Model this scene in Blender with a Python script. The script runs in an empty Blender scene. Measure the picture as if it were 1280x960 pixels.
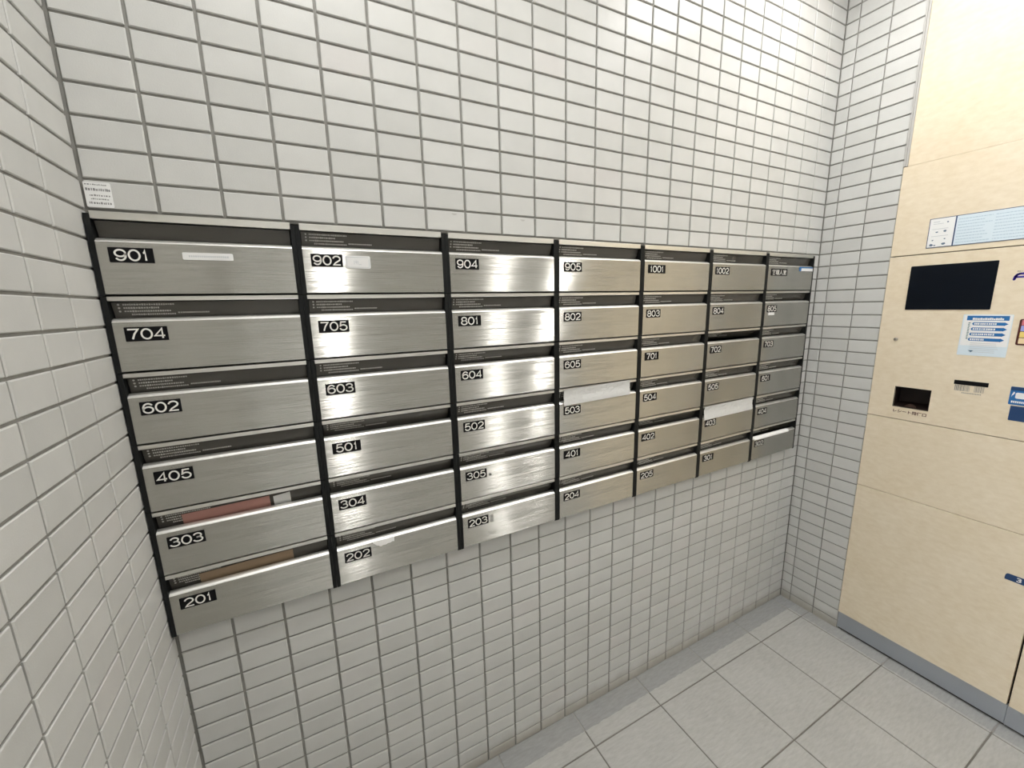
import bpy, math, random
from mathutils import Vector, Matrix

random.seed(7)
S = bpy.context.scene
COL = S.collection

# ------------------------------------------------------------------ camera
cam_d = bpy.data.cameras.new('camera')
cam_d.sensor_width = 36.0
cam_d.lens = 505.509 / 1280.0 * 36.0
cam_d.clip_start = 0.02
cam = bpy.data.objects.new('camera', cam_d)
COL.objects.link(cam)


def rodrigues(r):
    v = Vector(r)
    return Matrix.Rotation(v.length, 3, v.normalized())


R_WC = rodrigues((0.18146, -0.47033, -0.06820)) @ Matrix(((1, 0, 0), (0, 0, -1), (0, 1, 0)))
Rc = R_WC.transposed()
Rb = Rc @ Matrix(((1, 0, 0), (0, -1, 0), (0, 0, -1)))
cam.matrix_world = Matrix.Translation((0.31258, -0.99675, 1.45444)) @ Rb.to_4x4()
S.camera = cam

# ------------------------------------------------------------------ exposure, world
S.view_settings.view_transform = 'Standard'
S.view_settings.look = 'None'
S.view_settings.exposure = 0.20
S.view_settings.gamma = 1.0
S.view_settings.use_curve_mapping = False
S.cycles.use_denoising = True
S.cycles.max_bounces = 8
S.cycles.diffuse_bounces = 5
S.cycles.sample_clamp_indirect = 8.0
W = bpy.data.worlds.new('world')
S.world = W
W.use_nodes = True
wb = W.node_tree.nodes['Background']
wb.inputs[0].default_value = (0.93, 0.965, 1.0, 1)
wb.inputs[1].default_value = 10.0

STEEL_R, STEEL_A, STEEL_BRUSH = 0.27, 1.0, 4.2
LAMP_STRENGTH = 260.0
REAR_LAMP_STRENGTH = 335.0
LAMPS = [(0.463, -0.55), (1.69, -1.50), (1.80, -0.42)]

# ------------------------------------------------------------------ measures (metres)
ZR = 1.9864            # height of one tile joint; rows every 50 mm
PX = 0.1               # joint pitch along the wall
WX = 2.2995            # x of right wall
ZC = 2.72              # ceiling
YB = -2.6              # entrance wall
MB_W, MB_H = 0.317, 0.1385
MB_TOP = 1.6265
MB_X1 = MB_W * 7 + 0.003
MB_BOT = MB_TOP - 6 * MB_H
LK_Y = -0.241          # left edge of the parcel locker
XF = WX - 0.0015       # locker front


# ------------------------------------------------------------------ materials
def new_mat(name):
    m = bpy.data.materials.new(name)
    m.use_nodes = True
    nt = m.node_tree
    return m, nt, nt.nodes['Principled BSDF']


def plain(name, col, rough=0.5, metal=0.0, spec=0.5):
    m, nt, b = new_mat(name)
    b.inputs['Base Color'].default_value = (*col, 1)
    b.inputs['Roughness'].default_value = rough
    b.inputs['Metallic'].default_value = metal
    b.inputs['Specular IOR Level'].default_value = spec
    return m


def N(nt, t, **kw):
    n = nt.nodes.new(t)
    for k, v in kw.items():
        setattr(n, k, v)
    return n


def math_node(nt, op, a=None, b=None):
    n = N(nt, 'ShaderNodeMath', operation=op)
    for i, v in enumerate((a, b)):
        if v is None:
            continue
        if isinstance(v, (int, float)):
            n.inputs[i].default_value = v
        else:
            nt.links.new(v, n.inputs[i])
    return n.outputs[0]


def mix_col(nt, fac, a, b, blend='MIX'):
    n = N(nt, 'ShaderNodeMix', data_type='RGBA', blend_type=blend)
    if isinstance(fac, (int, float)):
        n.inputs['Factor'].default_value = fac
    else:
        nt.links.new(fac, n.inputs['Factor'])
    for key, v in ((6, a), (7, b)):
        if isinstance(v, tuple):
            n.inputs[key].default_value = (*v, 1)
        else:
            nt.links.new(v, n.inputs[key])
    return n.outputs[2]


def ramp(nt, fac, stops):
    n = N(nt, 'ShaderNodeValToRGB')
    el = n.color_ramp.elements
    while len(el) < len(stops):
        el.new(0.5)
    for e, (p, c) in zip(el, stops):
        e.position = p
        e.color = (*c, 1)
    nt.links.new(fac, n.inputs[0])
    return n.outputs[0]


def obj_coord(nt, scale=(1, 1, 1), rotz=0.0):
    tc = N(nt, 'ShaderNodeTexCoord')
    mp = N(nt, 'ShaderNodeMapping')
    mp.inputs['Scale'].default_value = scale
    mp.inputs['Rotation'].default_value = (0, 0, rotz)
    nt.links.new(tc.outputs['Object'], mp.inputs['Vector'])
    return mp.outputs[0]


def noise(nt, vec, scale, detail=3.0, rough=0.55):
    n = N(nt, 'ShaderNodeTexNoise')
    n.inputs['Scale'].default_value = scale
    n.inputs['Detail'].default_value = detail
    n.inputs['Roughness'].default_value = rough
    nt.links.new(vec, n.inputs['Vector'])
    return n.outputs['Fac']


def bump(nt, h, strength, dist, bsdf):
    n = N(nt, 'ShaderNodeBump')
    n.inputs['Strength'].default_value = strength
    n.inputs['Distance'].default_value = dist
    nt.links.new(h, n.inputs['Height'])
    nt.links.new(n.outputs[0], bsdf.inputs['Normal'])


def make_tile_mat():
    m, nt, b = new_mat('glazed_grey_tile')
    g = N(nt, 'ShaderNodeNewGeometry')
    c = ramp(nt, g.outputs['Random Per Island'],
             [(0.0, (0.500, 0.500, 0.483)), (0.5, (0.534, 0.535, 0.520)), (0.92, (0.553, 0.552, 0.535)), (1.0, (0.538, 0.524, 0.510))])
    co = obj_coord(nt)
    f = noise(nt, co, 14.0, 4.0)
    c2 = mix_col(nt, 0.10, c, ramp(nt, f, [(0.3, (0.33, 0.33, 0.31)), (0.7, (0.66, 0.65, 0.62))]))
    # grime that mopping left on the lowest course
    tc = N(nt, 'ShaderNodeTexCoord')
    sx = N(nt, 'ShaderNodeSeparateXYZ')
    nt.links.new(tc.outputs['Object'], sx.inputs[0])
    hz = math_node(nt, 'ADD', sx.outputs[2], math_node(nt, 'MULTIPLY', f, 0.045))
    mr = N(nt, 'ShaderNodeMapRange')
    mr.inputs['From Min'].default_value = 0.03
    mr.inputs['From Max'].default_value = 0.085
    mr.inputs['To Min'].default_value = 0.85
    mr.inputs['To Max'].default_value = 0.0
    nt.links.new(hz, mr.inputs['Value'])
    c2 = mix_col(nt, mr.outputs[0], c2, mix_col(nt, 1.0, c2, (0.68, 0.63, 0.56), 'MULTIPLY'))
    nt.links.new(c2, b.inputs['Base Color'])
    b.inputs['Roughness'].default_value = 0.42
    b.inputs['Specular IOR Level'].default_value = 0.4
    bump(nt, noise(nt, co, 420.0, 2.0), 0.22, 0.0008, b)
    return m


def make_grout_mat():
    m, nt, b = new_mat('grey_grout')
    co = obj_coord(nt)
    f = noise(nt, co, 30.0, 4.0)
    nt.links.new(ramp(nt, f, [(0.3, (0.21, 0.205, 0.188)), (0.7, (0.29, 0.283, 0.262))]), b.inputs['Base Color'])
    b.inputs['Roughness'].default_value = 0.9
    bump(nt, noise(nt, co, 600.0, 2.0), 0.4, 0.001, b)
    return m


def make_floor_mat(name, tile):
    m, nt, b = new_mat(name)
    co = obj_coord(nt, (1.0, 1.0, 1.0))
    st = obj_coord(nt, (1.0, 5.0, 1.0), math.radians(53))
    f = noise(nt, st, 26.0, 6.0, 0.62)
    big = noise(nt, co, 5.0, 3.0)
    if tile:
        base = ramp(nt, f, [(0.30, (0.36, 0.358, 0.342)), (0.55, (0.43, 0.428, 0.412)), (0.8, (0.50, 0.498, 0.482))])
        base = mix_col(nt, 0.25, base, ramp(nt, big, [(0.3, (0.35, 0.347, 0.33)), (0.7, (0.49, 0.487, 0.47))]))
    else:
        base = ramp(nt, big, [(0.3, (0.155, 0.148, 0.13)), (0.7, (0.21, 0.20, 0.18))])
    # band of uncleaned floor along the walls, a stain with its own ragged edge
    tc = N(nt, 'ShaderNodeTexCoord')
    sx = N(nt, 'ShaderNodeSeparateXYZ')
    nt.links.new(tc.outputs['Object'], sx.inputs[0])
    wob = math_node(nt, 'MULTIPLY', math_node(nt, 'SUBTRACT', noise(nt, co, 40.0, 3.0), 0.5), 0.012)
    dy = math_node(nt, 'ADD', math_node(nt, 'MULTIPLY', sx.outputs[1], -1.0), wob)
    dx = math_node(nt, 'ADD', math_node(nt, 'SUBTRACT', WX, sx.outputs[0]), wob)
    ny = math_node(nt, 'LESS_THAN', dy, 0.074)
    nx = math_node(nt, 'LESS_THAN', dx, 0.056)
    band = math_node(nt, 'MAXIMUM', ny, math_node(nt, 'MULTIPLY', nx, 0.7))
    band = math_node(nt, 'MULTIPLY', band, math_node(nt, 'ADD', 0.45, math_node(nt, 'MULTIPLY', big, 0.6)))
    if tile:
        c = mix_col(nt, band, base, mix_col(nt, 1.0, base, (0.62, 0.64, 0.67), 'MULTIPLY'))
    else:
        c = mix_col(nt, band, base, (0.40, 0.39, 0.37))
    nt.links.new(c, b.inputs['Base Color'])
    b.inputs['Roughness'].default_value = 0.55 if tile else 0.9
    bump(nt, f, 0.35, 0.004, b)
    return m


def make_steel():
    m, nt, b = new_mat('brushed_stainless_steel')
    co = obj_coord(nt, (3.0, 1.0, 900.0))
    f = noise(nt, co, 3.0, 3.0)
    nt.links.new(ramp(nt, f, [(0.3, (0.50, 0.487, 0.45)), (0.7, (0.56, 0.547, 0.51))]), b.inputs['Base Color'])
    b.inputs['Metallic'].default_value = 1.0
    b.inputs['Roughness'].default_value = STEEL_R
    b.inputs['Anisotropic'].default_value = STEEL_A
    v = N(nt, 'ShaderNodeCombineXYZ')
    v.inputs[2].default_value = 1.0
    nt.links.new(v.outputs[0], b.inputs['Tangent'])
    # the horizontal brushing tilts the surface up and down only
    g = N(nt, 'ShaderNodeNewGeometry')
    cx = N(nt, 'ShaderNodeCombineXYZ')
    h = noise(nt, obj_coord(nt, (9.0, 9.0, 9000.0)), 1.0, 0.0)
    nt.links.new(math_node(nt, 'MULTIPLY', math_node(nt, 'SUBTRACT', h, 0.5), STEEL_BRUSH), cx.inputs[2])
    ad = N(nt, 'ShaderNodeVectorMath', operation='ADD')
    nt.links.new(g.outputs['Normal'], ad.inputs[0])
    nt.links.new(cx.outputs[0], ad.inputs[1])
    nm = N(nt, 'ShaderNodeVectorMath', operation='NORMALIZE')
    nt.links.new(ad.outputs[0], nm.inputs[0])
    nt.links.new(nm.outputs[0], b.inputs['Normal'])
    return m


def make_flap():
    m, nt, b = new_mat('smoked_acrylic')
    b.inputs['Base Color'].default_value = (0.115, 0.108, 0.096, 1)
    b.inputs['Roughness'].default_value = 0.2
    out = nt.nodes['Material Output']
    tr = N(nt, 'ShaderNodeBsdfTransparent')
    tr.inputs[0].default_value = (0.50, 0.48, 0.46, 1)
    mx = N(nt, 'ShaderNodeMixShader')
    mx.inputs[0].default_value = 0.32
    nt.links.new(b.outputs[0], mx.inputs[1])
    nt.links.new(tr.outputs[0], mx.inputs[2])
    nt.links.new(mx.outputs[0], out.inputs['Surface'])
    return m


def make_locker_mat():
    m, nt, b = new_mat('beige_steel_panel')
    co = obj_coord(nt, (1, 1, 1))
    f = noise(nt, obj_coord(nt, (1, 1, 2.2)), 34.0, 5.0, 0.6)
    g = noise(nt, co, 7.0, 2.0)
    c = ramp(nt, f, [(0.3, (0.675, 0.570, 0.410)), (0.7, (0.76, 0.665, 0.515))])
    c = mix_col(nt, 0.2, c, ramp(nt, g, [(0.3, (0.66, 0.545, 0.375)), (0.7, (0.80, 0.715, 0.59))]))
    nt.links.new(c, b.inputs['Base Color'])
    b.inputs['Roughness'].default_value = 0.38
    return m


def make_kick():
    m, nt, b = new_mat('brushed_grey_steel')
    b.inputs['Base Color'].default_value = (0.47, 0.50, 0.55, 1)
    b.inputs['Metallic'].default_value = 0.85
    b.inputs['Roughness'].default_value = 0.42
    co = obj_coord(nt, (1, 2, 120))
    bump(nt, noise(nt, co, 6.0), 0.05, 0.001, b)
    return m


def make_paper():
    m, nt, b = new_mat('white_paper')
    b.inputs['Base Color'].default_value = (0.64, 0.64, 0.63, 1)
    b.inputs['Roughness'].default_value = 0.6
    bump(nt, noise(nt, obj_coord(nt), 45.0, 3.0), 0.3, 0.003, b)
    return m


def emit(name, col, s):
    m, nt, b = new_mat(name)
    b.inputs['Base Color'].default_value = (0, 0, 0, 1)
    b.inputs['Emission Color'].default_value = (*col, 1)
    b.inputs['Emission Strength'].default_value = s
    return m


M = dict(
    tile=make_tile_mat(), grout=make_grout_mat(),
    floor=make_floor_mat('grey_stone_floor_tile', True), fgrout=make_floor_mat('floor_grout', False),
    steel=make_steel(), alu=plain('satin_aluminium', (0.74, 0.725, 0.68), 0.34, 1.0),
    black=plain('black_plastic', (0.007, 0.008, 0.008), 0.5, 0, 0.22), inner=plain('dark_mailbox_inside', (0.045, 0.043, 0.038), 0.6),
    flap=make_flap(), plate=plain('black_number_plate', (0.004, 0.004, 0.005), 0.45, 0, 0.15),
    digit=plain('silver_lettering', (0.80, 0.79, 0.75), 0.42, 0.1),
    print=plain('pale_print', (0.42, 0.41, 0.38), 0.6),
    paper=make_paper(), sticker=plain('white_sticker', (0.76, 0.76, 0.755), 0.4),
    ink=plain('grey_ink', (0.20, 0.20, 0.20), 0.6), palink=plain('pale_grey_ink', (0.50, 0.52, 0.54), 0.6),
    blue=plain('blue_ink', (0.012, 0.13, 0.36), 0.45), navy=plain('navy_ink', (0.012, 0.045, 0.13), 0.4),
    sky=plain('pale_blue_sheet', (0.62, 0.71, 0.77), 0.35), purple=plain('violet_blue_ink', (0.035, 0.02, 0.30), 0.4),
    locker=make_locker_mat(), gap=plain('dark_gap', (0.02, 0.017, 0.014), 0.8), kick=make_kick(),
    screen=plain('black_screen_glass', (0.004, 0.006, 0.010), 0.15, 0, 0.2), slot=plain('dark_brown_slot', (0.008, 0.0038, 0.0028), 0.5, 0, 0.3),
    chrome=plain('chrome', (0.55, 0.52, 0.48), 0.18, 1.0), caulk=plain('grey_caulk', (0.42, 0.41, 0.39), 0.6),
    white=plain('white_wall_paint', (0.50, 0.49, 0.465), 0.7), ceil=plain('white_ceiling', (0.88, 0.875, 0.86), 0.8),
    maroon=plain('maroon_frame', (0.07, 0.012, 0.010), 0.4), pink=plain('pink_mail', (0.38, 0.19, 0.16), 0.6),
    tan=plain('tan_envelope', (0.27, 0.19, 0.12), 0.7), red=plain('pink_card', (0.60, 0.16, 0.20), 0.5),
    lilac=plain('lilac_card', (0.33, 0.36, 0.72), 0.5), yellow=plain('yellow_card', (0.80, 0.62, 0.18), 0.5),
    cream=plain('cream_card', (0.78, 0.60, 0.36), 0.5), lamp=emit('bright_lamp_diffuser', (1.0, 0.99, 0.968), LAMP_STRENGTH),
    lamp2=emit('soft_lamp_diffuser', (1.0, 0.99, 0.968), REAR_LAMP_STRENGTH),
    bright=plain('bright_white_paper', (0.90, 0.90, 0.89), 0.5),
    edge=plain('highlit_smooth_steel_fold', (0.86, 0.85, 0.82), 0.42, 1.0),
    tape=plain('clear_tape_residue', (0.48, 0.48, 0.45), 0.3),
)

# ------------------------------------------------------------------ mesh helpers
class MB:
    def __init__(self):
        self.v, self.f, self.m = [], [], []
        self.slots = []

    def slot(self, mat):
        if mat not in self.slots:
            self.slots.append(mat)
        return self.slots.index(mat)

    def face(self, pts, mat=None):
        k = len(self.v)
        self.v += [tuple(p) for p in pts]
        self.f.append(tuple(range(k, k + len(pts))))
        self.m.append(self.slot(mat) if mat else 0)

    def hexa(self, p, mat=None):
        """p: eight points, bottom ring 0-3 and top ring 4-7"""
        k = len(self.v)
        self.v += [tuple(q) for q in p]
        for q in ((0, 3, 2, 1), (4, 5, 6, 7), (0, 1, 5, 4), (1, 2, 6, 5), (2, 3, 7, 6), (3, 0, 4, 7)):
            self.f.append(tuple(k + i for i in q))
            self.m.append(self.slot(mat) if mat else 0)

    def box(self, a, b, mat=None):
        (x0, y0, z0), (x1, y1, z1) = [(min(p), max(p)) for p in zip(a, b)] and (
            [min(p) for p in zip(a, b)], [max(p) for p in zip(a, b)])
        self.hexa([(x0, y0, z0), (x1, y0, z0), (x1, y1, z0), (x0, y1, z0),
                   (x0, y0, z1), (x1, y0, z1), (x1, y1, z1), (x0, y1, z1)], mat)

    def prism(self, outline, fn, d, mat=None):
        """outline in (u, w); fn(u, w, t) gives the 3-D point; extruded from t=0 to t=d"""
        k = len(self.v)
        n = len(outline)
        self.v += [tuple(fn(u, w, 0.0)) for u, w in outline] + [tuple(fn(u, w, d)) for u, w in outline]
        mi = self.slot(mat) if mat else 0
        self.f.append(tuple(range(k, k + n)))
        self.f.append(tuple(range(k + 2 * n - 1, k + n - 1, -1)))
        self.m += [mi, mi]
        for i in range(n):
            j = (i + 1) % n
            self.f.append((k + i, k + n + i, k + n + j, k + j))
            self.m.append(mi)

    def mesh(self, name, mats):
        me = bpy.data.meshes.new(name)
        me.from_pydata(self.v, [], self.f)
        for mt in (self.slots if self.slots else mats):
            me.materials.append(mt)
        if self.slots:
            me.polygons.foreach_set('material_index', self.m)
        me.validate()
        me.update()
        import bmesh
        bm = bmesh.new()
        bm.from_mesh(me)
        bmesh.ops.recalc_face_normals(bm, faces=bm.faces)
        bm.to_mesh(me)
        bm.free()
        return me

    def build(self, name, mat=None, parent=None, loc=(0, 0, 0), bevel=0.0):
        o = bpy.data.objects.new(name, self.mesh(name, [mat] if mat else []))
        COL.objects.link(o)
        o.parent = parent
        o.location = loc
        if bevel:
            bv = o.modifiers.new('bevel', 'BEVEL')
            bv.width = bevel
            bv.segments = 2
            bv.limit_method = 'ANGLE'
        return o


def place(name, me, parent=None, loc=(0, 0, 0)):
    o = bpy.data.objects.new(name, me)
    COL.objects.link(o)
    o.parent = parent
    o.location = loc
    return o


def empty(name, loc, label, cat, group=None):
    o = bpy.data.objects.new(name, None)
    o.empty_display_size = 0.02
    COL.objects.link(o)
    o.location = loc
    tag(o, label, cat, group)
    return o


def tag(o, label, cat, group=None):
    o['label'] = label
    o['category'] = cat
    if group:
        o['group'] = group
    return o


def struct(o):
    o['kind'] = 'structure'
    return o


def rounded(u0, w0, u1, w1, r, n=5):
    pts = []
    for cx, cy, a0 in ((u1 - r, w1 - r, 0), (u0 + r, w1 - r, 90), (u0 + r, w0 + r, 180), (u1 - r, w0 + r, 270)):
        for i in range(n + 1):
            a = math.radians(a0 + 90 * i / n)
            pts.append((cx + r * math.cos(a), cy + r * math.sin(a)))
    return pts


_txt = {}


def text_mesh(body, name, mat, w, h, frame, stretch_to=True, bold=0.0, shear=0.0, depth=0.0003):
    """flat lettering fitted to a w x h box whose lower left corner is the origin; frame maps (u, w, t) to local space"""
    key = (body, name, mat.name, round(w, 5), round(h, 5), frame.__name__, bold, shear)
    if key in _txt:
        return _txt[key]
    cu = bpy.data.curves.new('lettering', 'FONT')
    cu.body = body
    cu.size = 1.0
    cu.offset = bold
    cu.shear = shear
    cu.extrude = 0.0
    cu.resolution_u = 4
    ob = bpy.data.objects.new('lettering', cu)
    COL.objects.link(ob)
    bpy.context.view_layer.update()
    me = bpy.data.meshes.new_from_object(ob.evaluated_get(bpy.context.evaluated_depsgraph_get()))
    bpy.data.objects.remove(ob)
    bpy.data.curves.remove(cu)
    xs = [v.co.x for v in me.vertices]
    ys = [v.co.y for v in me.vertices]
    x0, x1, y0, y1 = min(xs), max(xs), min(ys), max(ys)
    for v in me.vertices:
        u = (v.co.x - x0) / (x1 - x0) * w
        q = (v.co.y - y0) / (y1 - y0) * h
        v.co = Vector(frame(u, q, depth))
    me.materials.clear()
    me.materials.append(mat)
    me.name = name
    me.update()
    _txt[key] = me
    return me


def on_wall(u, w, t):      # faces -y
    return (u, -t, w)


def on_locker(u, w, t):    # faces -x; u runs to the viewer's right (towards -y)
    return (-t, -u, w)


# ------------------------------------------------------------------ room shell
def tile_block(mb, fn, u0, u1, w0, w1, mat, ch=0.0015, dep=0.005):
    """one tile with a small chamfer, its face at t = 0"""
    k = len(mb.v)
    mi = mb.slot(mat)
    rings = [[(u0 + ch, w0 + ch), (u1 - ch, w0 + ch), (u1 - ch, w1 - ch), (u0 + ch, w1 - ch)],
             [(u0, w0), (u1, w0), (u1, w1), (u0, w1)]]
    mb.v += [tuple(fn(u, w, 0.0)) for u, w in rings[0]]
    mb.v += [tuple(fn(u, w, -ch)) for u, w in rings[1]]
    mb.v += [tuple(fn(u, w, -dep)) for u, w in rings[1]]
    mb.f.append((k, k + 1, k + 2, k + 3))
    mb.m.append(mi)
    for r in (0, 4):
        for i in range(4):
            j = (i + 1) % 4
            mb.f.append((k + r + i, k + r + 4 + i, k + r + 4 + j, k + r + j))
            mb.m.append(mi)


def cells(mb, fn, us, ws, hole, t, mat):
    for i in range(len(us) - 1):
        for j in range(len(ws) - 1):
            um, wm = (us[i] + us[i + 1]) / 2, (ws[j] + ws[j + 1]) / 2
            if not hole(um, wm):
                mb.face([fn(us[i], ws[j], t), fn(us[i + 1], ws[j], t), fn(us[i + 1], ws[j + 1], t), fn(us[i], ws[j + 1], t)], mat)


def tiled(fn, u_edges, w_edges, blocked, mb, gu=0.0054, gw=0.0046):
    for i in range(len(u_edges) - 1):
        for j in range(len(w_edges) - 1):
            u0, u1 = u_edges[i] + gu / 2, u_edges[i + 1] - gu / 2
            w0, w1 = w_edges[j] + gw / 2, w_edges[j + 1] - gw / 2
            for r in blocked(u0, u1, w0, w1):
                if r[1] - r[0] > 0.006 and r[3] - r[2] > 0.006:
                    tile_block(mb, fn, *r, M['tile'])


rows = [-0.0035] + [ZR - 0.05 * h for h in range(39, -15, -1)] + [ZC]


def main_clip(u0, u1, w0, w1):
    if w1 > MB_BOT - 0.002 and w0 < MB_TOP + 0.005 and u0 < MB_X1 + 0.003:
        if w0 > MB_BOT - 0.03 and w1 < MB_TOP + 0.03 and u1 > MB_X1 + 0.004:
            return [(MB_X1 + 0.004, u1, w0, w1)]
        return []
    return [(u0, u1, w0, w1)]


mb = MB()
tiled(lambda u, w, t: (u, -t, w), [0.0012] + [0.1 * k for k in range(1, 23)] + [WX], rows, main_clip, mb)
NICHE_D = 0.262
us = [-0.30, 0.0005, MB_X1 + 0.001, WX + 0.05]
ws = [-0.01, MB_BOT - 0.001, MB_TOP + 0.007, ZC]
in_niche = lambda u, w: us[1] < u < us[2] and ws[1] < w < ws[2]
cells(mb, lambda u, w, t: (u, -t, w), us, ws, in_niche, -0.0035, M['grout'])
a0, a1, b0, b1 = us[1], us[2], ws[1], ws[2]
d0, d1 = 0.0035, NICHE_D
mb.face([(a0, d0, b0), (a1, d0, b0), (a1, d1, b0), (a0, d1, b0)], M['grout'])
mb.face([(a0, d0, b1), (a1, d0, b1), (a1, d1, b1), (a0, d1, b1)], M['grout'])
mb.face([(a0, d0, b0), (a0, d1, b0), (a0, d1, b1), (a0, d0, b1)], M['grout'])
mb.face([(a1, d0, b0), (a1, d1, b0), (a1, d1, b1), (a1, d0, b1)], M['grout'])
mb.face([(a0, d1, b0), (a1, d1, b0), (a1, d1, b1), (a0, d1, b1)], M['grout'])
for sx, sz in ((0.671, 1.6785), (0.862, 1.6775)):      # two old scuffs
    mb.face([(sx + 0.008 * math.cos(a * math.pi / 5) * (0.7 + 0.3 * (a % 2)), -0.0002, sz + 0.0022 * math.sin(a * math.pi / 5) + 0.0008 * math.cos(a * 1.3)) for a in range(10)], M['caulk'])
struct(mb.build('wall_back'))

# left wall: faces +x, u runs towards -y
LW_END = 1.62
lw = lambda u, w, t: (t, -u, w)
mb = MB()
tiled(lw, [0.0, 0.1245] + [0.1245 + 0.0957 * k for k in range(1, 16)] + [LW_END], [r - 0.002 if 0.001 < r < ZC else r for r in rows],
      lambda *r: [r], mb, 0.0046, 0.0046)
cells(mb, lw, [-0.004, LW_END], [-0.01, ZC], lambda *_: False, -0.0035, M['grout'])
mb.box((-0.15, -LW_END - 0.001, 0), (-0.0045, 0.0, ZC), M['white'])
struct(mb.build('wall_left'))

# right wall: faces -x
rw = lambda u, w, t: (WX - t, -u, w)
mb = MB()
tiled(rw, [0.0, 0.0439, 0.1439, -LK_Y + 0.001], rows, lambda *r: [r], mb, 0.0042, 0.0046)
cells(mb, rw, [-0.004, -LK_Y + 0.003], [-0.01, ZC], lambda *_: False, -0.0035, M['grout'])
mb.box((WX + 0.004, LK_Y - 0.004, 0), (WX + 0.12, 0.0, ZC), M['white'])
struct(mb.build('wall_right'))
mb = MB()
mb.box((WX - 0.002, -1.735, 0), (WX + 0.12, YB, ZC))
struct(mb.build('wall_beyond_locker', M['white']))
mb = MB()
mb.box((WX - 0.002, -1.735, 2.452), (WX + 0.12, LK_Y - 0.014, ZC))
struct(mb.build('wall_above_locker', M['white']))

# caulked trim between tiles and the upper filler panel
mb = MB()
mb.box((WX - 0.0035, -0.2405, 1.912), (WX + 0.004, -0.2455, 2.45))
mb.box((WX - 0.0018, -0.2456, 1.912), (WX + 0.004, -0.2525, 2.45))
struct(mb.build('trim_1', M['caulk'], bevel=0.0012))

# floor
mb = MB()
fx = [-1.25] + [2.2335 - 0.3 * k for k in range(11, -1, -1)] + [WX + 0.02]
fy = [-0.0025] + [0.1305 + 0.2975 * k for k in range(9)]
for i in range(len(fx) - 1):
    for j in range(len(fy) - 1):
        tile_block(mb, lambda u, w, t: (u, -w, t), fx[i] + 0.0022, fx[i + 1] - 0.0022, fy[j] + 0.0022, fy[j + 1] - 0.0022,
                   M['floor'], 0.0012, 0.006)
mb.face([(-1.25, 0.05, -0.0022), (WX + 0.02, 0.05, -0.0022), (WX + 0.02, -2.65, -0.0022), (-1.25, -2.65, -0.0022)], M['fgrout'])
struct(mb.build('floor'))

mb = MB()
mb.box((-1.25, 0.02, ZC), (WX + 0.15, YB - 0.05, ZC + 0.05))
struct(mb.build('ceiling', M['ceil']))

# far side of the lobby, behind the viewer; the open entrance lies to the left
mb = MB()
mb.box((-1.25, YB, 0), (WX + 0.12, YB - 0.12, ZC))
struct(mb.build('wall_front', M['white']))
mb = MB()
mb.box((-1.25, -LW_END, 0), (-0.15, -LW_END + 0.1, ZC))
mb.box((-1.25, -LW_END, 2.30), (-1.35, YB, ZC))
struct(mb.build('wall_entrance', M['white']))
door = MB()
for y in (-LW_END - 0.0, YB + 0.05):
    door.box((-1.27, y, 0), (-1.33, y - 0.05, 2.30))
door.box((-1.27, -LW_END - 0.05, 2.25), (-1.33, YB + 0.05, 2.30))
struct(door.build('door_1', M['alu']))


# ceiling downlights
def downlight(x, y, label, mat):
    o = empty('downlight', (x, y, ZC), label, 'ceiling light', None)
    ring = MB()
    n = 40
    pr = [(0.078, 0.0), (0.078, -0.006), (0.068, -0.010), (0.060, -0.004)]
    for i in range(n):
        a, b = 2 * math.pi * i / n, 2 * math.pi * (i + 1) / n
        for (r0, z0), (r1, z1) in zip(pr, pr[1:]):
            ring.face([(r0 * math.cos(a), r0 * math.sin(a), z0), (r0 * math.cos(b), r0 * math.sin(b), z0),
                       (r1 * math.cos(b), r1 * math.sin(b), z1), (r1 * math.cos(a), r1 * math.sin(a), z1)])
    ring.build('trim_ring', M['white'], o)
    g = MB()
    g.prism([(0.060 * math.cos(2 * math.pi * i / n), 0.060 * math.sin(2 * math.pi * i / n)) for i in range(n)],
            lambda u, w, t: (u, w, -0.001 - t), 0.003)
    g.build('diffuser', mat, o)


for (x, y), lb in zip(LAMPS, ('round ceiling downlight near the left tiled wall', 'round ceiling downlight in the middle of the lobby',
                              'round ceiling downlight close to the right corner above the mailbox wall')):
    downlight(x, y, lb, M['lamp'] if y > -1.0 else M['lamp2'])

# ------------------------------------------------------------------ mailboxes
T = 0.0083                      # side frame thickness
X0, X1 = T + 0.0008, MB_W - T - 0.0008


def case_mesh():
    b = MB()
    yf, yb = -0.0248, 0.256
    g = 0.0003
    for x0, x1 in ((g, T), (MB_W - T, MB_W - g)):
        b.box((x0, yf, -MB_H + 0.0004), (x1, yb, -0.0004), M['black'])
    b.box((T, -0.010, -0.0006), (MB_W - T, yb, -0.0032), M['inner'])
    b.box((T, -0.004, -MB_H + 0.0006), (MB_W - T, yb, -MB_H + 0.0026), M['inner'])
    b.box((T, yb - 0.003, -MB_H + 0.0026), (MB_W - T, yb, -0.0032), M['inner'])
    return b.mesh('case', [])


def rail_mesh(ext):
    b = MB()
    b.prism([(-0.0225, ext), (-0.0235, ext - 0.001), (-0.0235, -0.0078), (-0.0225, -0.0086), (-0.011, -0.0086), (-0.011, ext)],
            lambda u, w, t: (X0 - 0.0006 + t, u, w), X1 - X0 + 0.0012)
    return b.mesh('top_rail', [M['alu']])


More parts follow.
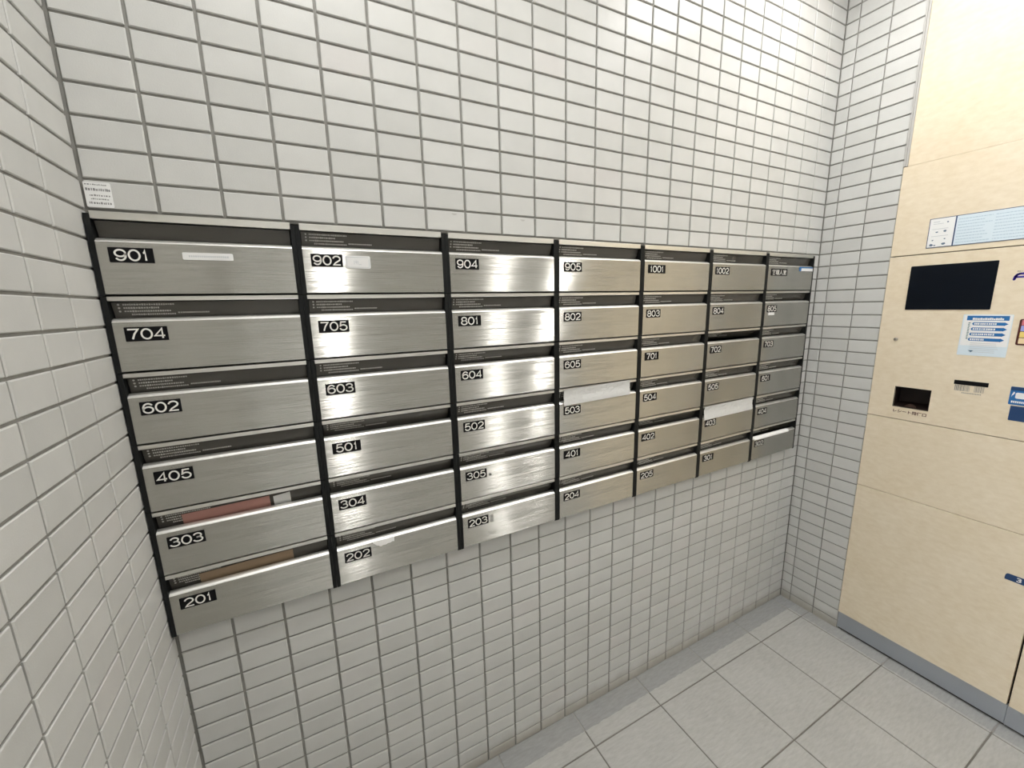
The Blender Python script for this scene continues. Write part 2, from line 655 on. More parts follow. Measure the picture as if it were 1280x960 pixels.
def door_mesh():
    b = MB()
    # cross-section (y, z): face, bevelled upper lip folded back, bottom return
    prof = [(-0.0245, -0.1352), (-0.0252, -0.1345), (-0.0252, -0.0462), (-0.0246, -0.0448), (-0.0212, -0.0418), (-0.0178, -0.0402), (-0.0130, -0.0390),
            (-0.0120, -0.0396), (-0.0120, -0.0460), (-0.0215, -0.0500), (-0.0215, -0.1352)]
    b.prism(prof, lambda u, w, t: (X0 + t, u, w), X1 - X0, M['steel'])
    for i in range(2, 7):                    # smooth folded edge, its colour lightened to carry the lip highlight
        b.m[2 + i] = b.slot(M['edge'])
    return b.mesh('door', [])


HZ, FL = -0.0105, 0.041          # flap hinge height, flap length


def flap_frame(ang):
    """local frame on a flap swung inwards by ang"""
    c, s = math.cos(ang), math.sin(ang)

    def fn(u, w, t):             # w measured down from the hinge, t outwards
        return (u, -0.0145 + w * s - t * c, HZ - w * c - t * s)
    fn.__name__ = 'flap%.3f' % ang
    return fn


_flaps = {}


def flap_meshes(ang):
    if ang in _flaps:
        return _flaps[ang]
    fn = flap_frame(ang)
    b = MB()
    b.prism([(X0 + 0.001, 0.0), (X0 + 0.001, FL), (X1 - 0.001, FL), (X1 - 0.001, 0.0)], fn, -0.0022)
    rnd = random.Random(3)
    p = MB()
    for li, (xa, xb) in enumerate(((0.019, 0.098), (0.019, 0.076), (0.019, 0.090), (0.028, 0.096))):
        w = 0.0045 + li * 0.0062
        if li < 3:
            p.prism([(xa + 0.0018 * math.cos(q * math.pi / 4), w + 0.0018 * math.sin(q * math.pi / 4)) for q in range(8)], fn, 0.0003)
        x = xa + 0.006
        while x < xb:
            l = rnd.uniform(0.0016, 0.0030)
            h = rnd.uniform(0.0011, 0.0017)
            p.prism([(x, w - h), (x, w + h), (x + l, w + h), (x + l, w - h)], fn, 0.0003)
            x += l + 0.0010
    x = 0.102
    while x < 0.150:
        l = rnd.uniform(0.0016, 0.0030)
        p.prism([(x, 0.0196), (x, 0.0222), (x + l, 0.0222), (x + l, 0.0196)], fn, 0.0003)
        x += l + 0.0010
    _flaps[ang] = (b.mesh('flap', [M['flap']]), p.mesh('printed_notice', [M['print']]))
    return _flaps[ang]


def plate_mesh(x, w, h=0.0254):
    b = MB()
    b.prism(rounded(x, -0.0553 - h, x + w, -0.0553, 0.0008, 2), lambda u, q, t: (u, -0.0252 - t, q), 0.0005)
    return b.mesh('number_plate', [M['plate']])


def arc(cx, cy, rx, ry, a0, a1, n=14):
    return [(cx + rx * math.cos(math.radians(a0 + (a1 - a0) * i / n)), cy + ry * math.sin(math.radians(a0 + (a1 - a0) * i / n))) for i in range(n + 1)]


# wide grotesque figures drawn as centre lines in a unit box
GLYPH = {
    '0': [arc(0.5, 0.5, 0.5, 0.5, 90, 450, 30)],
    '1': [[(0.16, 0.72), (0.40, 0.76), (0.56, 1.0), (0.56, 0.0)]],
    '2': [arc(0.5, 0.70, 0.46, 0.30, 175, -35) + [(0.30, 0.22), (0.08, 0.0), (1.0, 0.0)]],
    '3': [arc(0.48, 0.755, 0.42, 0.245, 170, -90) + arc(0.48, 0.27, 0.50, 0.27, 85, -170), [(0.34, 0.515), (0.52, 0.515)]],
    '4': [[(0.76, 0.0), (0.76, 1.0), (0.0, 0.27), (1.0, 0.27)]],
    '5': [[(0.90, 1.0), (0.20, 1.0), (0.10, 0.52)] + arc(0.50, 0.32, 0.48, 0.32, 140, -165, 20)],
    '6': [arc(0.5, 0.32, 0.48, 0.32, 180, 540, 26), [(0.02, 0.32)] + arc(0.52, 0.52, 0.50, 0.48, 185, 35, 16)],
    '7': [[(0.0, 1.0), (1.0, 1.0), (0.60, 0.52), (0.38, 0.0)]],
    '8': [arc(0.5, 0.76, 0.42, 0.24, 90, 450, 24), arc(0.5, 0.26, 0.50, 0.26, 90, 450, 26)],
    '9': [arc(0.5, 0.68, 0.48, 0.32, 0, 360, 26), [(0.98, 0.68)] + arc(0.48, 0.48, 0.50, 0.48, 5, -145, 16)],
}
_dg = {}


def digits_mesh(txt):
    if txt in _dg:
        return _dg[txt]
    W_ = 0.0615 if len(txt) == 3 else 0.0750
    h, sw = 0.0176, 0.0029
    cw = {True: 0.0108, False: 0.0182}
    tot = sum(cw[ch == '1'] for ch in txt) + 0.0006 * (len(txt) - 1)
    x = (W_ - tot) / 2
    b = MB()
    for ch in txt:
        w = cw[ch == '1']
        gw = w - sw - 0.0006
        for line in GLYPH[ch]:
            pts = [(x + sw / 2 + 0.0003 + gw * u, 0.0039 + h * q) for u, q in line]
            L, Rr = [], []
            for i, p in enumerate(pts):
                a = pts[max(0, i - 1)]
                c_ = pts[min(len(pts) - 1, i + 1)]
                d0 = Vector((p[0] - a[0], p[1] - a[1]))
                d1 = Vector((c_[0] - p[0], c_[1] - p[1]))
                d0 = d0.normalized() if d0.length > 1e-9 else d1.normalized()
                d1 = d1.normalized() if d1.length > 1e-9 else d0
                t = d0 + d1
                t = t.normalized() if t.length > 1e-6 else d1
                k = 1.0 / max(0.55, t.dot(d1))
                nx, nz = -t.y * sw / 2 * k, t.x * sw / 2 * k
                L.append((p[0] + nx, -0.0003, p[1] + nz))
                Rr.append((p[0] - nx, -0.0003, p[1] - nz))
            for i in range(len(pts) - 1):
                b.face([Rr[i], Rr[i + 1], L[i + 1], L[i]])
        x += w + 0.0006
    _dg[txt] = b.mesh('number', [M['digit']])
    return _dg[txt]


CASE, RAIL, RAIL_TOP, DOOR = case_mesh(), rail_mesh(-0.0002), rail_mesh(0.0040), door_mesh()
PLATES = {3: plate_mesh(0.0235, 0.0615), 4: plate_mesh(0.0235, 0.0750), 5: plate_mesh(0.0265, 0.1040)}
NUM = [['901', '902', '904', '905', '1001', '1002', '管理人室'],
       ['704', '705', '801', '802', '803', '804', '805'],
       ['602', '603', '604', '605', '701', '702', '703'],
       ['405', '501', '502', '503', '504', '505', '601'],
       ['303', '304', '305', '401', '402', '403', '404'],
       ['201', '202', '203', '204', '205', '301', '302']]
FLAP_ANG = {'702': 0.95, '501': 0.50, '604': 0.48, '402': 0.55, '304': 0.48, '305': 0.42, '203': 0.42, '805': 0.5, '703': 0.42, '904': 0.34, '302': 0.62}
EXTRA = {'901': ', a long white name strip on its door', '902': ', a white name label beside its number', '202': ', torn white paper hanging at its slot',
         '503': ', its slot sealed with wide white paper', '403': ', its slot sealed with white paper tape', '302': ', a white strip along its door edge',
         '805': ', a small white sticker under its number', '203': ', a tiny grey tag beside its number', '702': ', its slot flap pushed in and dark',
         '303': ', pink mail showing through its flap', '201': ', tan mail showing through its flap'}
ROWN = ['top row', 'second row', 'third row', 'fourth row', 'fifth row', 'bottom row']
DF = -0.0252                     # door face
boxes = {}
for c in range(7):
    for r in range(6):
        n = NUM[r][c]
        if n == '管理人室':
            lb = 'stainless mailbox with kanji on its plate and a blue sticker at the top right'
        else:
            lb = 'stainless mailbox numbered %s in the %s%s' % (n, ROWN[r], EXTRA.get(n, ''))
        o = empty('mailbox', (0.0015 + c * MB_W, 0, MB_TOP - r * MB_H), lb, 'mailbox', 'apartment mailboxes set into the tiled wall')
        boxes[n] = o
        place('case', CASE, o)
        place('top_rail', RAIL_TOP if r == 0 else RAIL, o)
        place('door', DOOR, o)
        fm, pm = flap_meshes(FLAP_ANG.get(n, 0.30))
        f = place('flap', fm, o)
        if n != '901':
            place('printed_notice', pm, f)
        k = 5 if n == '管理人室' else len(n)
        p = place('number_plate', PLATES[k], o)
        wd = {3: 0.0530, 4: 0.0650, 5: 0.0920}[k]
        hd = {3: 0.0172, 4: 0.0172, 5: 0.0190}[k]
        x0 = {3: 0.0277, 4: 0.0285, 5: 0.0325}[k]
        if k == 5:
            num = text_mesh(n, 'number', M['digit'], wd, hd, on_wall, bold=0.008, depth=0.0003)
            place('number', num, p, (x0, DF - 0.0005, -0.0553 - 0.0254 + (0.0254 - hd) / 2))
        else:
            place('number', digits_mesh(n), p, (0.0235, DF - 0.0005, -0.0553 - 0.0254))


def stick(parent, name, outline, mat, label=None, t=0.0006, y=DF):
    b = MB()
    b.prism(outline, lambda u, w, q: (u, y - q, w), t)
    o = b.build(name, mat, parent)
    if label:
        o['label'] = label
    return o


# 901: name strip with tiny print
s = stick(boxes['901'], 'name_strip', rounded(0.1265, -0.0735, 0.2050, -0.0605, 0.002), M['sticker'], 'long white name strip')
b = MB()
x = 0.136
while x < 0.196:
    b.box((x, DF - 0.0006, -0.0685), (x + 0.002, DF - 0.0008, -0.0655))
    x += 0.0033
b.build('faint_print', M['palink'], s)
# 902: name label with a rim and faint pencil marks
s = stick(boxes['902'], 'name_label', rounded(0.0905, -0.0835, 0.1420, -0.0570, 0.003), M['sticker'], 'white name label')
b = MB()
for a, q in (((0.0925, -0.0595), (0.1375, -0.0603)), ((0.0925, -0.0815), (0.1395, -0.0807)), ((0.0925, -0.0815), (0.0931, -0.0595)), ((0.1388, -0.0815), (0.1395, -0.0630))):
    b.box((a[0], DF - 0.0006, a[1]), (q[0], DF - 0.0008, q[1]))
for x, z0, z1 in ((0.108, -0.075, -0.067), (0.112, -0.074, -0.066), (0.110, -0.0705, -0.0695), (0.1155, -0.075, -0.067), (0.1178, -0.0755, -0.0745)):
    b.box((x, DF - 0.0006, z0), (x + 0.0008 + (0.004 if z1 - z0 < 0.002 else 0), DF - 0.0008, z1))
b.build('pencil_marks', M['palink'], s)
# 202: torn paper and a smear of tape
stick(boxes['202'], 'torn_paper', [(0.098, -0.0555), (0.108, -0.0620), (0.114, -0.0600), (0.121, -0.0605), (0.126, -0.0585), (0.131, -0.0588), (0.137, -0.0563),
                                  (0.1415, -0.0575), (0.1420, -0.0448), (0.090, -0.0470)], M['bright'], 'torn white paper', 0.0009)
stick(boxes['202'], 'tape_residue', rounded(0.078, -0.0600, 0.104, -0.0490, 0.004), M['tape'], 'greyish tape residue', 0.0004)


# 503 and 403: paper over the slot, slightly bowed
def seal(n, xa, xb, zt, zb, tilt):
    b = MB()
    nx, nz = 24, 8
    rnd = random.Random(int(n))
    off = [[rnd.uniform(-0.0006, 0.0006) for _ in range(nz + 1)] for _ in range(nx + 1)]
    P = {}
    for i in range(nx + 1):
        for j in range(nz + 1):
            f, g = i / nx, j / nz
            z = zt + (zb - zt) * g + tilt * (f - 0.5)
            y = -0.0262 - 0.0010 + 0.0022 * math.sin(math.pi * min(1, g * 1.25)) * (1 if g < 0.8 else 0) + off[i][j] * (1 if 0 < j < nz else 0.2)
            P[i, j] = (xa + (xb - xa) * f, y, z)
    for i in range(nx):
        for j in range(nz):
            b.face([P[i, j], P[i + 1, j], P[i + 1, j + 1], P[i, j + 1]])
    o = b.build('paper_seal', M['paper'], boxes[n])
    sd = o.modifiers.new('thickness', 'SOLIDIFY')
    sd.thickness = 0.0006
    o['label'] = 'white paper sealing the slot'


seal('503', 0.0235, 0.2800, -0.0015, -0.0490, 0.004)
seal('403', 0.0150, 0.3010, -0.0005, -0.0510, 0.004)
# 302: bright white strip along the lip
b = MB()
b.prism([(-0.0253, -0.0505), (-0.0261, -0.0505), (-0.0261, -0.0462), (-0.0253, -0.0441), (-0.0218, -0.0409), (-0.0182, -0.0392), (-0.0130, -0.0380),
         (-0.0130, -0.0390), (-0.0178, -0.0402), (-0.0212, -0.0418), (-0.0246, -0.0448), (-0.0253, -0.0464)], lambda u, w, t: (0.020 + t, u, w), 0.242)
o = b.build('white_strip', M['bright'], boxes['302'])
o['label'] = 'bright white strip along the door edge'
# 805: small white sticker under the number
stick(boxes['805'], 'small_sticker', rounded(0.0330, -0.0930, 0.0720, -0.0825, 0.001), M['sticker'], 'small white sticker', 0.0008)
# caretaker's box: blue and white sticker at its right
s = stick(boxes['管理人室'], 'blue_sticker', rounded(0.212, -0.0610, 0.3070, -0.0445, 0.001), M['blue'], 'blue and white sticker')
b = MB()
b.box((0.226, DF - 0.0006, -0.0610), (0.307, DF - 0.0009, -0.0500))
b.build('white_patch', M['sticker'], s)
# 203 and 305: little grey tags; small specks
s = stick(boxes['203'], 'grey_tag', rounded(0.0900, -0.0800, 0.1010, -0.0575, 0.0008), M['tape'], 'tiny grey tag')
b = MB()
for i in range(6):
    b.box((0.0915, DF - 0.0006, -0.0780 + i * 0.0034), (0.0992 - 0.0012 * (i % 2), DF - 0.0008, -0.0764 + i * 0.0034))
b.build('tiny_print', M['ink'], s)
stick(boxes['305'], 'grey_tag', rounded(0.0915, -0.0790, 0.0985, -0.0725, 0.0008), M['ink'], 'tiny grey tag', 0.0004)

# mail behind the smoked flaps
def mail(name, n, xa, xb, mat, label, cat='mail', w0=0.004, skew=0.004):
    """a sheet resting against the flap, its lower part dropped inside the box"""
    o = boxes[n]
    fn = flap_frame(FLAP_ANG.get(n, 0.30))
    t = 0.0009
    top = [fn(xa, w0 + skew, 0.0005), fn(xb, w0, 0.0005)]
    mid = [fn(xa, FL + 0.001, 0.0005), fn(xb, FL + 0.001, 0.0005)]
    low = [(xa, 0.004, -0.1345), (xb, 0.004, -0.1345)]
    b = MB()
    R_ = [low, mid, top]
    for k in range(2):
        (p0, p1), (q0, q1) = R_[k], R_[k + 1]
        f = lambda p: (p[0], p[1] - t, p[2])
        b.hexa([f(p0), f(p1), p1, p0, f(q0), f(q1), q1, q0])
    m = b.build(name, mat, None, o.location)
    tag(m, label, cat)
    return m


mail('leaflet', '303', 0.050, 0.205, M['pink'], 'pink leaflet standing behind the flap of mailbox 303', 'leaflet')
m2 = mail('envelope', '303', 0.212, 0.245, M['paper'], 'narrow white envelope beside the pink leaflet in mailbox 303', 'envelope')
mail('envelope', '201', 0.060, 0.235, M['tan'], 'tan envelope standing behind the flap of mailbox 201', 'envelope')

# paper notice stuck on the tiles above mailbox 901
b = MB()
b.prism(rounded(0.0030, 1.6405, 0.0385, 1.6815, 0.002), lambda u, w, t: (u, -0.0002 - t, w), 0.0008)
o = b.build('wall_sticker', M['sticker'])
tag(o, 'small white printed sticker on the tile above mailbox 901', 'sticker')
b = MB()
rnd = random.Random(5)
for z, xa, xb, h in ((1.6775, 0.005, 0.033, 0.0010), (1.6695, 0.005, 0.035, 0.0022), (1.6600, 0.009, 0.035, 0.0014), (1.6540, 0.010, 0.034, 0.0010), (1.6475, 0.007, 0.037, 0.0018)):
    x = xa
    while x < xb:
        l = rnd.uniform(0.001, 0.0026)
        b.box((x, -0.0009, z - h), (x + l, -0.0012, z + h * rnd.uniform(0.3, 1)))
        x += l + rnd.uniform(0.0006, 0.0016)
b.build('fine_print', M['ink'], o)

# ------------------------------------------------------------------ parcel locker on the right wall
LW_ = 0.4950                                   # width of one bank
Y0 = LK_Y - 0.0008


def panel(name, parent, u0, u1, w0, w1, mat, hole=None, th=0.003, bevel=0.0012):
    """front sheet of the locker; hole = (u0, u1, w0, w1)"""
    b = MB()
    if hole is None:
        b.box((0, -u0, w0), (0.018, -u1, w1))
        return b.build(name, mat, parent, bevel=bevel)
    uu = [u0, hole[0], hole[1], u1]
    ww = [w0, hole[2], hole[3], w1]
    import bmesh
    bm = bmesh.new()
    V = {}
    for i, u in enumerate(uu):
        for j, w in enumerate(ww):
            for k, x in enumerate((0.0, th)):
                V[i, j, k] = bm.verts.new((x, -u, w))
    for i in range(3):
        for j in range(3):
            if (i, j) == (1, 1):
                continue
            bm.faces.new([V[i, j, 0], V[i + 1, j, 0], V[i + 1, j + 1, 0], V[i, j + 1, 0]])
            bm.faces.new([V[i, j, 1], V[i, j + 1, 1], V[i + 1, j + 1, 1], V[i + 1, j, 1]])
            for (di, dj), e in {(-1, 0): ((i, j), (i, j + 1)), (1, 0): ((i + 1, j), (i + 1, j + 1)), (0, -1): ((i, j), (i + 1, j)), (0, 1): ((i, j + 1), (i + 1, j + 1))}.items():
                q = (i + di, j + dj)
                if q == (1, 1) or not (0 <= q[0] < 3 and 0 <= q[1] < 3):
                    (p0, p1) = e
                    bm.faces.new([V[p0[0], p0[1], 0], V[p1[0], p1[1], 0], V[p1[0], p1[1], 1], V[p0[0], p0[1], 1]])
    bmesh.ops.recalc_face_normals(bm, faces=bm.faces)
    me = bpy.data.meshes.new(name)
    bm.to_mesh(me)
    bm.free()
    me.materials.append(mat)
    return place(name, me, parent)


def flat(parent, name, outline, mat, t0, t, label=None):
    b = MB()
    b.prism(outline, lambda u, w, q: (-t0 - q, -u, w), t)
    o = b.build(name, mat, parent)
    if label:
        o['label'] = label
    return o


def rect(u0, w0, u1, w1):
    return [(u0, w0), (u1, w0), (u1, w1), (u0, w1)]


UL = -LK_Y + 0.0008        # u of the left edge
UR = 0.7345                # u of the seam to the next bank
lk = empty('parcel_locker', (XF, 0, 0), 'beige parcel locker with black screen, receipt slot and door number 3', 'parcel locker')
b = MB()
b.box((0.0500, -UL - 0.002, 0.012), (0.40, -UR - 0.001, 2.44))
for zz in (0.0855, 0.6930, 0.9950, 1.6000, 1.9110):
    b.box((0.0195, -UL - 0.002, zz - 0.010), (0.0510, -UR - 0.001, zz + 0.010))
for uu in (UL + 0.012, UR - 0.002):
    b.box((0.0195, -uu + 0.010, 0.012), (0.0510, -uu, 2.44))
b.box((0.012, -UL - 0.002, 0.0), (0.40, -UR - 0.001, 0.0125))  # near-black strip stands in for the shadow gap under the kick plate
b.build('carcass', M['gap'], lk)
G = 0.0014
panel('upper_filler_panel', lk, 0.2530, UR - G, 1.9106, 2.45, M['locker'], bevel=0.0012)
panel('filler_panel', lk, UL, UR - G, 1.6000 + G, 1.9104, M['locker'], bevel=0.0012)
HOLE = (0.3162, 0.4145, 1.0442, 1.1190)
cp = panel('control_panel', lk, UL, UR - G, 0.9950 + G, 1.6000 - G, M['locker'], HOLE)
panel('blank_panel', lk, UL, UR - G, 0.6930 + G * 0.5, 0.9950 - G, M['locker'])
dr = panel('door', lk, UL, UR - 0.0025, 0.0860, 0.6930 - G * 0.5, M['locker'])
b = MB()
b.box((0.004, -UL - 0.001, 0.0095), (0.016, -UR - 0.0002, 0.0845))
o = b.build('kick_plate', M['kick'], lk, bevel=0.0008)
o['label'] = 'grey steel kick plate'
# screen
sc = flat(cp, 'screen', rounded(0.3070, 1.4065, 0.5184, 1.5605, 0.0025), M['screen'], 0.0003, 0.0012, 'black screen glass')
# receipt slot: a tray behind the hole with a curved mouth
b = MB()
h0, h1, h2, h3 = HOLE
b.box((0.045, -h0, h2), (0.048, -h1, h3))
b.hexa([(0.002, -h0 + 0.0005, h2 - 0.001), (0.002, -h1 - 0.0005, h2 - 0.001), (0.045, -h1 - 0.0005, h2 - 0.001), (0.045, -h0 + 0.0005, h2 - 0.001),
        (0.002, -h0 + 0.0005, h2 + 0.0005), (0.002, -h1 - 0.0005, h2 + 0.0005), (0.045, -h1 - 0.0005, h2 + 0.014), (0.045, -h0 + 0.0005, h2 + 0.014)])
b.box((0.003, -h0, h3), (0.046, -h1, h3 + 0.002))
b.box((0.003, -h0 + 0.002, h2), (0.046, -h0, h3))
b.box((0.003, -h1, h2), (0.046, -h1 - 0.002, h3))
rs = b.build('receipt_slot', M['slot'], cp)
b = MB()
lip_arc = [(0.345 + 0.036 * i / 10, 1.0445 + 0.012 * math.sin(math.pi * i / 10)) for i in range(11)]
b.prism(lip_arc, lambda u, w, t: (0.006 + t, -u, w + 0.001), 0.012)
# rim around the slot and screen
fr = MB()
for (u0, w0, u1, w1) in ((h0 - 0.0015, h2 - 0.0015, h1 + 0.0015, h2), (h0 - 0.0015, h3, h1 + 0.0015, h3 + 0.0015), (h0 - 0.0015, h2, h0, h3), (h1, h2, h1 + 0.0015, h3)):
    fr.box((-0.0006, -u0, w0), (0.001, -u1, w1))
fr.build('slot_rim', M['slot'], cp)
arcm = b.mesh('curved_lip', [plain('brown_lip', (0.035, 0.018, 0.012), 0.4)])
place('curved_lip', arcm, cp)
t = text_mesh('レシート発行口', 'lettering', M['maroon'], 0.0945, 0.0130, on_locker, bold=0.03, depth=0.0004)
place('lettering', t, cp, (0, -0.3190, 1.0205))
# round lock
b = MB()
pr = [(0.0066, 0.0), (0.0066, 0.0025), (0.0052, 0.0042), (0.0028, 0.0050), (0.0, 0.0052)]
n = 28
for i in range(n):
    a, c = 2 * math.pi * i / n, 2 * math.pi * (i + 1) / n
    for (r0, t0), (r1, t1) in zip(pr, pr[1:]):
        pts = [(-t0, r0 * math.cos(a), r0 * math.sin(a)), (-t0, r0 * math.cos(c), r0 * math.sin(c)), (-t1, r1 * math.cos(c), r1 * math.sin(c)), (-t1, r1 * math.cos(a), r1 * math.sin(a))]
        b.face(pts if r1 > 0 else pts[:3])
b.build('lock_cylinder', M['chrome'], cp, (0, -0.2945, 1.2970))
# barcode label under a black strip
bs = flat(cp, 'black_strip', rounded(0.4680, 1.1535, 0.5480, 1.1682, 0.001), M['plate'], 0, 0.0006, 'black strip above a barcode')
b = MB()
rnd = random.Random(11)
u = 0.4715
while u < 0.5405:
    l = rnd.choice((0.0007, 0.0007, 0.0013, 0.0018))
    if not 0.5080 < u < 0.5165:
        b.box((0, -u, 1.1320), (-0.0004, -u - l, 1.1525))
    u += l + rnd.choice((0.0010, 0.0012, 0.0018))
u = 0.490
while u < 0.535:
    b.box((0, -u, 1.1245), (-0.0004, -u - 0.002, 1.1280))
    u += 0.0036
b.build('barcode', M['ink'], cp)
# logo letter, cut by the picture's edge: italic rounded F
b = MB()
def stroke(mb, pts, wd, t=0.0006):
    for (p, q) in zip(pts, pts[1:]):
        dx, dy = q[0] - p[0], q[1] - p[1]
        L = math.hypot(dx, dy) or 1
        nx, ny = -dy / L * wd / 2, dx / L * wd / 2
        mb.prism([(p[0] - nx, p[1] - ny), (q[0] - nx, q[1] - ny), (q[0] + nx, q[1] + ny), (p[0] + nx, p[1] + ny)], lambda u, w, q_: (-q_, -u, w), t)
    for p in pts:
        mb.prism([(p[0] + wd / 2 * math.cos(i * math.pi / 5), p[1] + wd / 2 * math.sin(i * math.pi / 5)) for i in range(10)], lambda u, w, q_: (-q_, -u, w), t)
stroke(b, [(0.5560, 1.4985), (0.5578, 1.5080), (0.5610, 1.5130), (0.5665, 1.5155), (0.5850, 1.5160)], 0.0062)
stroke(b, [(0.5590, 1.5055), (0.5820, 1.5060)], 0.0050)
b.build('logo_letter', M['purple'], cp)
b = MB()
for u in (0.5600, 0.5612, 0.5640, 0.5655, 0.5690):
    b.box((0, -u, 1.5212), (-0.0004, -u - 0.0008, 1.5250))
b.box((0, -0.5595, 1.5228), (-0.0004, -0.5665, 1.5234))
b.build('small_characters', M['ink'], cp)
# maroon framed payment panel at the picture's right edge
mp = flat(cp, 'card_panel', rounded(0.5855, 1.2965, 0.7000, 1.3775, 0.005), M['maroon'], 0, 0.0012, 'maroon framed colour panel')
for k, (nm, w0, w1) in enumerate((('red', 1.3585, 1.3745), ('lilac', 1.3405, 1.3570), ('yellow', 1.3210, 1.3385), ('cream', 1.3015, 1.3190))):
    flat(mp, 'colour_field', rounded(0.5905, w0, 0.6950, w1, 0.0012), M[nm], 0.0012, 0.0004)
# blue card reader label and lower pad
cr = flat(cp, 'card_reader', rounded(0.5965, 1.1085, 0.6820, 1.1660, 0.002), M['blue'], 0, 0.0010, 'blue and white card reader label')
flat(cr, 'dark_band', rect(0.5970, 1.1545, 0.6815, 1.1655), M['navy'], 0.0010, 0.0004)
b = MB()
pf = lambda u, w, t: (-0.0010 - t, -u, w)
b.prism([(0.6005, 1.1320), (0.6020, 1.1380), (0.6045, 1.1400), (0.6070, 1.1470), (0.6040, 1.1500), (0.6020, 1.1440), (0.6010, 1.1400)][::1], pf, 0.0005)
b.prism(rounded(0.6085, 1.1290, 0.6300, 1.1480, 0.004), pf, 0.0005)
for i in range(8):
    b.box((-0.0010, -0.6020 - i * 0.0042, 1.1145), (-0.0015, -0.6050 - i * 0.0042, 1.1210))
b.build('white_marks', M['sticker'], cr)
flat(cp, 'reader_pad', rounded(0.6030, 1.0570, 0.6820, 1.1045, 0.002), M['navy'], 0, 0.0010, 'dark blue pad')
# number 3 on the lower door
npl = flat(dr, 'number_plate', [(0.6685, 0.5268), (0.6680, 0.5330), (0.6690, 0.5430), (0.6720, 0.5480), (0.6760, 0.5490), (0.7180, 0.5490), (0.7180, 0.5262)], M['navy'], 0, 0.0010, 'dark blue number plate')
t = text_mesh('3', 'number', M['sticker'], 0.0105, 0.0150, on_locker, bold=0.03, depth=0.0004)
place('number', t, npl, (-0.0010, -0.6935, 0.5305))

# next bank, of which only a sliver shows
lk2 = empty('parcel_locker', (XF, -UR, 0), 'second parcel locker bank at the right edge of the picture, beyond the dark seam', 'parcel locker')
b = MB()
b.box((0.0195, -0.003, 0.012), (0.40, -0.998, 2.44))
b.box((0.012, -0.003, 0.0), (0.40, -0.998, 0.0125))  # same dark strip for the shadow gap along this bank's base
b.build('carcass', M['gap'], lk2)
for u0, u1 in ((0.0025, 0.496), (0.499, 0.9965)):
    panel('filler_panel', lk2, u0, u1, 1.6014, 2.45, M['locker'])
    for w0, w1 in ((0.0860, 0.388), (0.3908, 0.6923), (0.6937, 0.9936), (0.9964, 1.295), (1.298, 1.5986)):
        dd = panel('door', lk2, u0, u1, w0, w1, M['locker'])
        flat(dd, 'number_plate', rounded(u1 - 0.067, w1 - 0.165, u1 - 0.016, w1 - 0.142, 0.004), M['navy'], 0, 0.001)
b = MB()
b.box((0.003, -0.001, 0.0095), (0.016, -0.9965, 0.0845))
b.build('kick_plate', M['kick'], lk2, bevel=0.0008)

# ------------------------------------------------------------------ notices fixed to the locker
# framed instruction banner
bn = flat(None, 'instruction_banner', rect(0.3375, 1.6190, 0.6900, 1.7165), M['navy'], 0.0, 0.0012)
bn.location = (XF, 0, 0)
tag(bn, 'long pale blue instruction banner with navy frame above the black screen', 'sign')
flat(bn, 'picture_field', rect(0.3395, 1.6210, 0.4015, 1.7145), M['sticker'], 0.0012, 0.0003, 'white field with small pictures')
flat(bn, 'text_field', rect(0.4050, 1.6210, 0.6880, 1.7145), M['sky'], 0.0012, 0.0003, 'pale blue field of small print')
b = MB()
rnd = random.Random(21)
bx = lambda mb, u0, w0, u1, w1, t=0.0015: mb.box((-t, -u0, w0), (-t - 0.0003, -u1, w1))
for i in range(9):
    w = 1.7035 - i * 0.0093
    for ua, ub in ((0.4095, 0.4865), (0.4925, 0.5750), (0.5810, 0.6800)):
        u = ua
        end = ub - rnd.choice((0, 0.006, 0.018))
        while u < end:
            l = rnd.uniform(0.002, 0.007)
            bx(b, u, w - 0.0011, min(u + l, ub), w + 0.0011)
            u += l + 0.0014
b.build('small_print', plain('faded_blue_ink', (0.40, 0.51, 0.60), 0.6), bn)
b = MB()
for u, w, a, c in ((0.3480, 1.7030, 0.016, 0.0022), (0.3480, 1.6965, 0.026, 0.0016), (0.3470, 1.6795, 0.040, 0.0016), (0.3470, 1.6560, 0.042, 0.0016)):
    bx(b, u, w, u + a, w + c)
b.build('caption_lines', M['palink'], bn)
b = MB()
for u, w, r in ((0.3835, 1.7005, 0.0030), (0.3600, 1.6700, 0.0030), (0.3800, 1.6715, 0.0046), (0.3520, 1.6440, 0.0026), (0.3500, 1.6285, 0.0050), (0.3590, 1.6265, 0.0026), (0.3820, 1.6460, 0.0026), (0.3810, 1.6300, 0.0056)):
    q = [(u + r * math.cos(k * math.pi / 3 + w * 50) * rnd.uniform(0.7, 1.3), w + r * math.sin(k * math.pi / 3 + w * 50) * rnd.uniform(0.6, 1.0)) for k in range(6)]
    b.prism(q, lambda u_, w_, t: (-0.0015 - t, -u_, w_), 0.0003)
b.build('small_pictures', plain('slate_ink', (0.10, 0.15, 0.22), 0.6), bn)

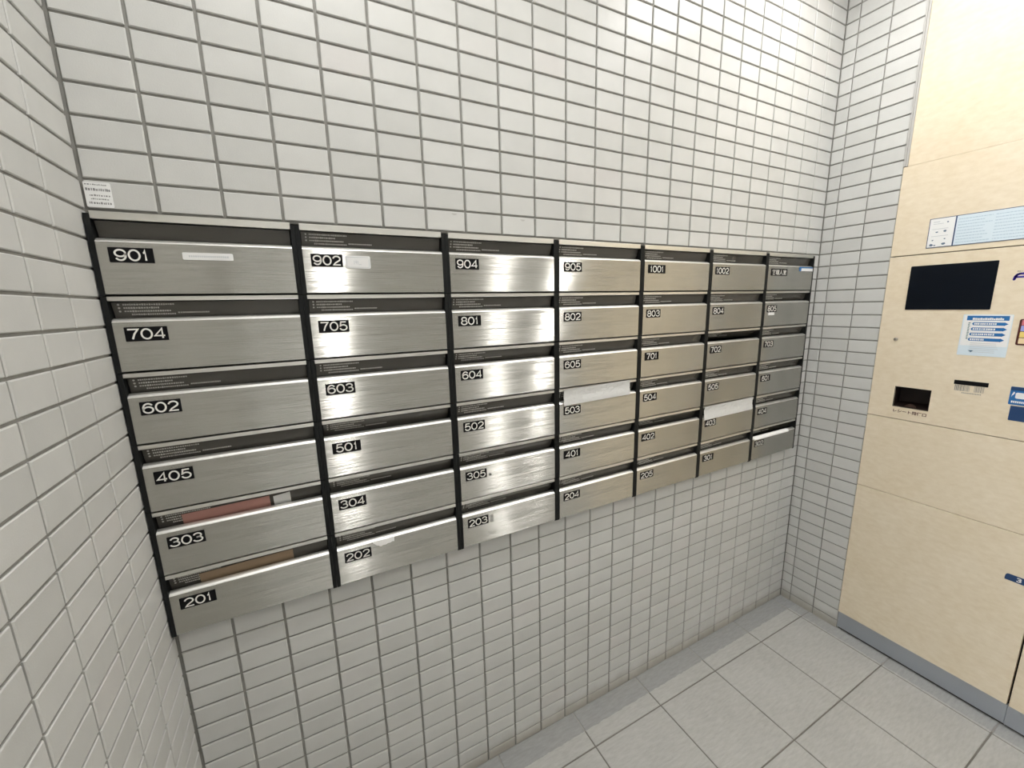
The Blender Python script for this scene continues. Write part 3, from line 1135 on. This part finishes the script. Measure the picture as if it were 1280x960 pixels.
# laminated sheet with four blue arrows
sh = flat(None, 'instruction_sheet', rounded(0.4615, 1.2550, 0.5715, 1.3905, 0.002), M['sky'], 0.0, 0.0008)
sh.location = (XF, 0, 0)
tag(sh, 'white instruction sheet with four blue arrows taped below the screen', 'notice')
sw = flat(sh, 'printed_area', rounded(0.4645, 1.2880, 0.5695, 1.3885, 0.001), M['sticker'], 0.0008, 0.0002)
hb = flat(sh, 'header_band', rect(0.4710, 1.3715, 0.5640, 1.3865), M['blue'], 0.0010, 0.0003)
b = MB()
u = 0.4840
while u < 0.5530:
    l = rnd.uniform(0.003, 0.006)
    bx(b, u, 1.3730, u + l, 1.3730 + rnd.uniform(0.004, 0.0085), 0.0013)
    u += l + 0.0006
b.build('white_lettering', M['sticker'], hb)
for k in range(4):
    w = 1.3605 - k * 0.0172
    u0, u1 = 0.4875 - 0.0012 * k, 0.5640 - 0.0008 * k
    ar = flat(sh, 'arrow', [(u0, w - 0.0048), (u1 - 0.009, w - 0.0050), (u1 - 0.009, w - 0.0060), (u1, w), (u1 - 0.009, w + 0.0060), (u1 - 0.009, w + 0.0050), (u0, w + 0.0048), (u0 - 0.003, w)], M['blue'], 0.0010, 0.0003)
    b = MB()
    u = u0 + 0.002
    while u < u0 + (0.050, 0.048, 0.050, 0.034)[k]:
        l = rnd.uniform(0.0028, 0.0044)
        bx(b, u, w - 0.0027, u + l, w + 0.0027, 0.0013)
        u += l + rnd.uniform(0.0008, 0.002)
    b.build('white_lettering', M['sticker'], ar)
b = MB()
for i in range(11):
    w = 1.3635 - i * 0.0052
    bx(b, 0.4760, w - 0.0022, 0.4762 + rnd.uniform(0.0025, 0.0050), w + 0.0010, 0.0010)
b.build('vertical_lettering', plain('green_grey_ink', (0.16, 0.24, 0.24), 0.6), sh)
b = MB()
for i in range(6):
    w = 1.2960 - i * 0.0058
    bx(b, 0.488, w, 0.556 - rnd.uniform(0, 0.012), w + 0.0013, 0.0010)
b.build('grey_text_lines', M['palink'], sh)
b = MB()
b.prism([(0.4855, 1.2720), (0.4990, 1.2720), (0.4960, 1.2690), (0.4925, 1.2650), (0.4915, 1.2685)], lambda u_, w_, t: (-0.0010 - t, -u_, w_), 0.0003)
b.build('small_emblem', plain('dark_teal_ink', (0.03, 0.12, 0.20), 0.6), sh)
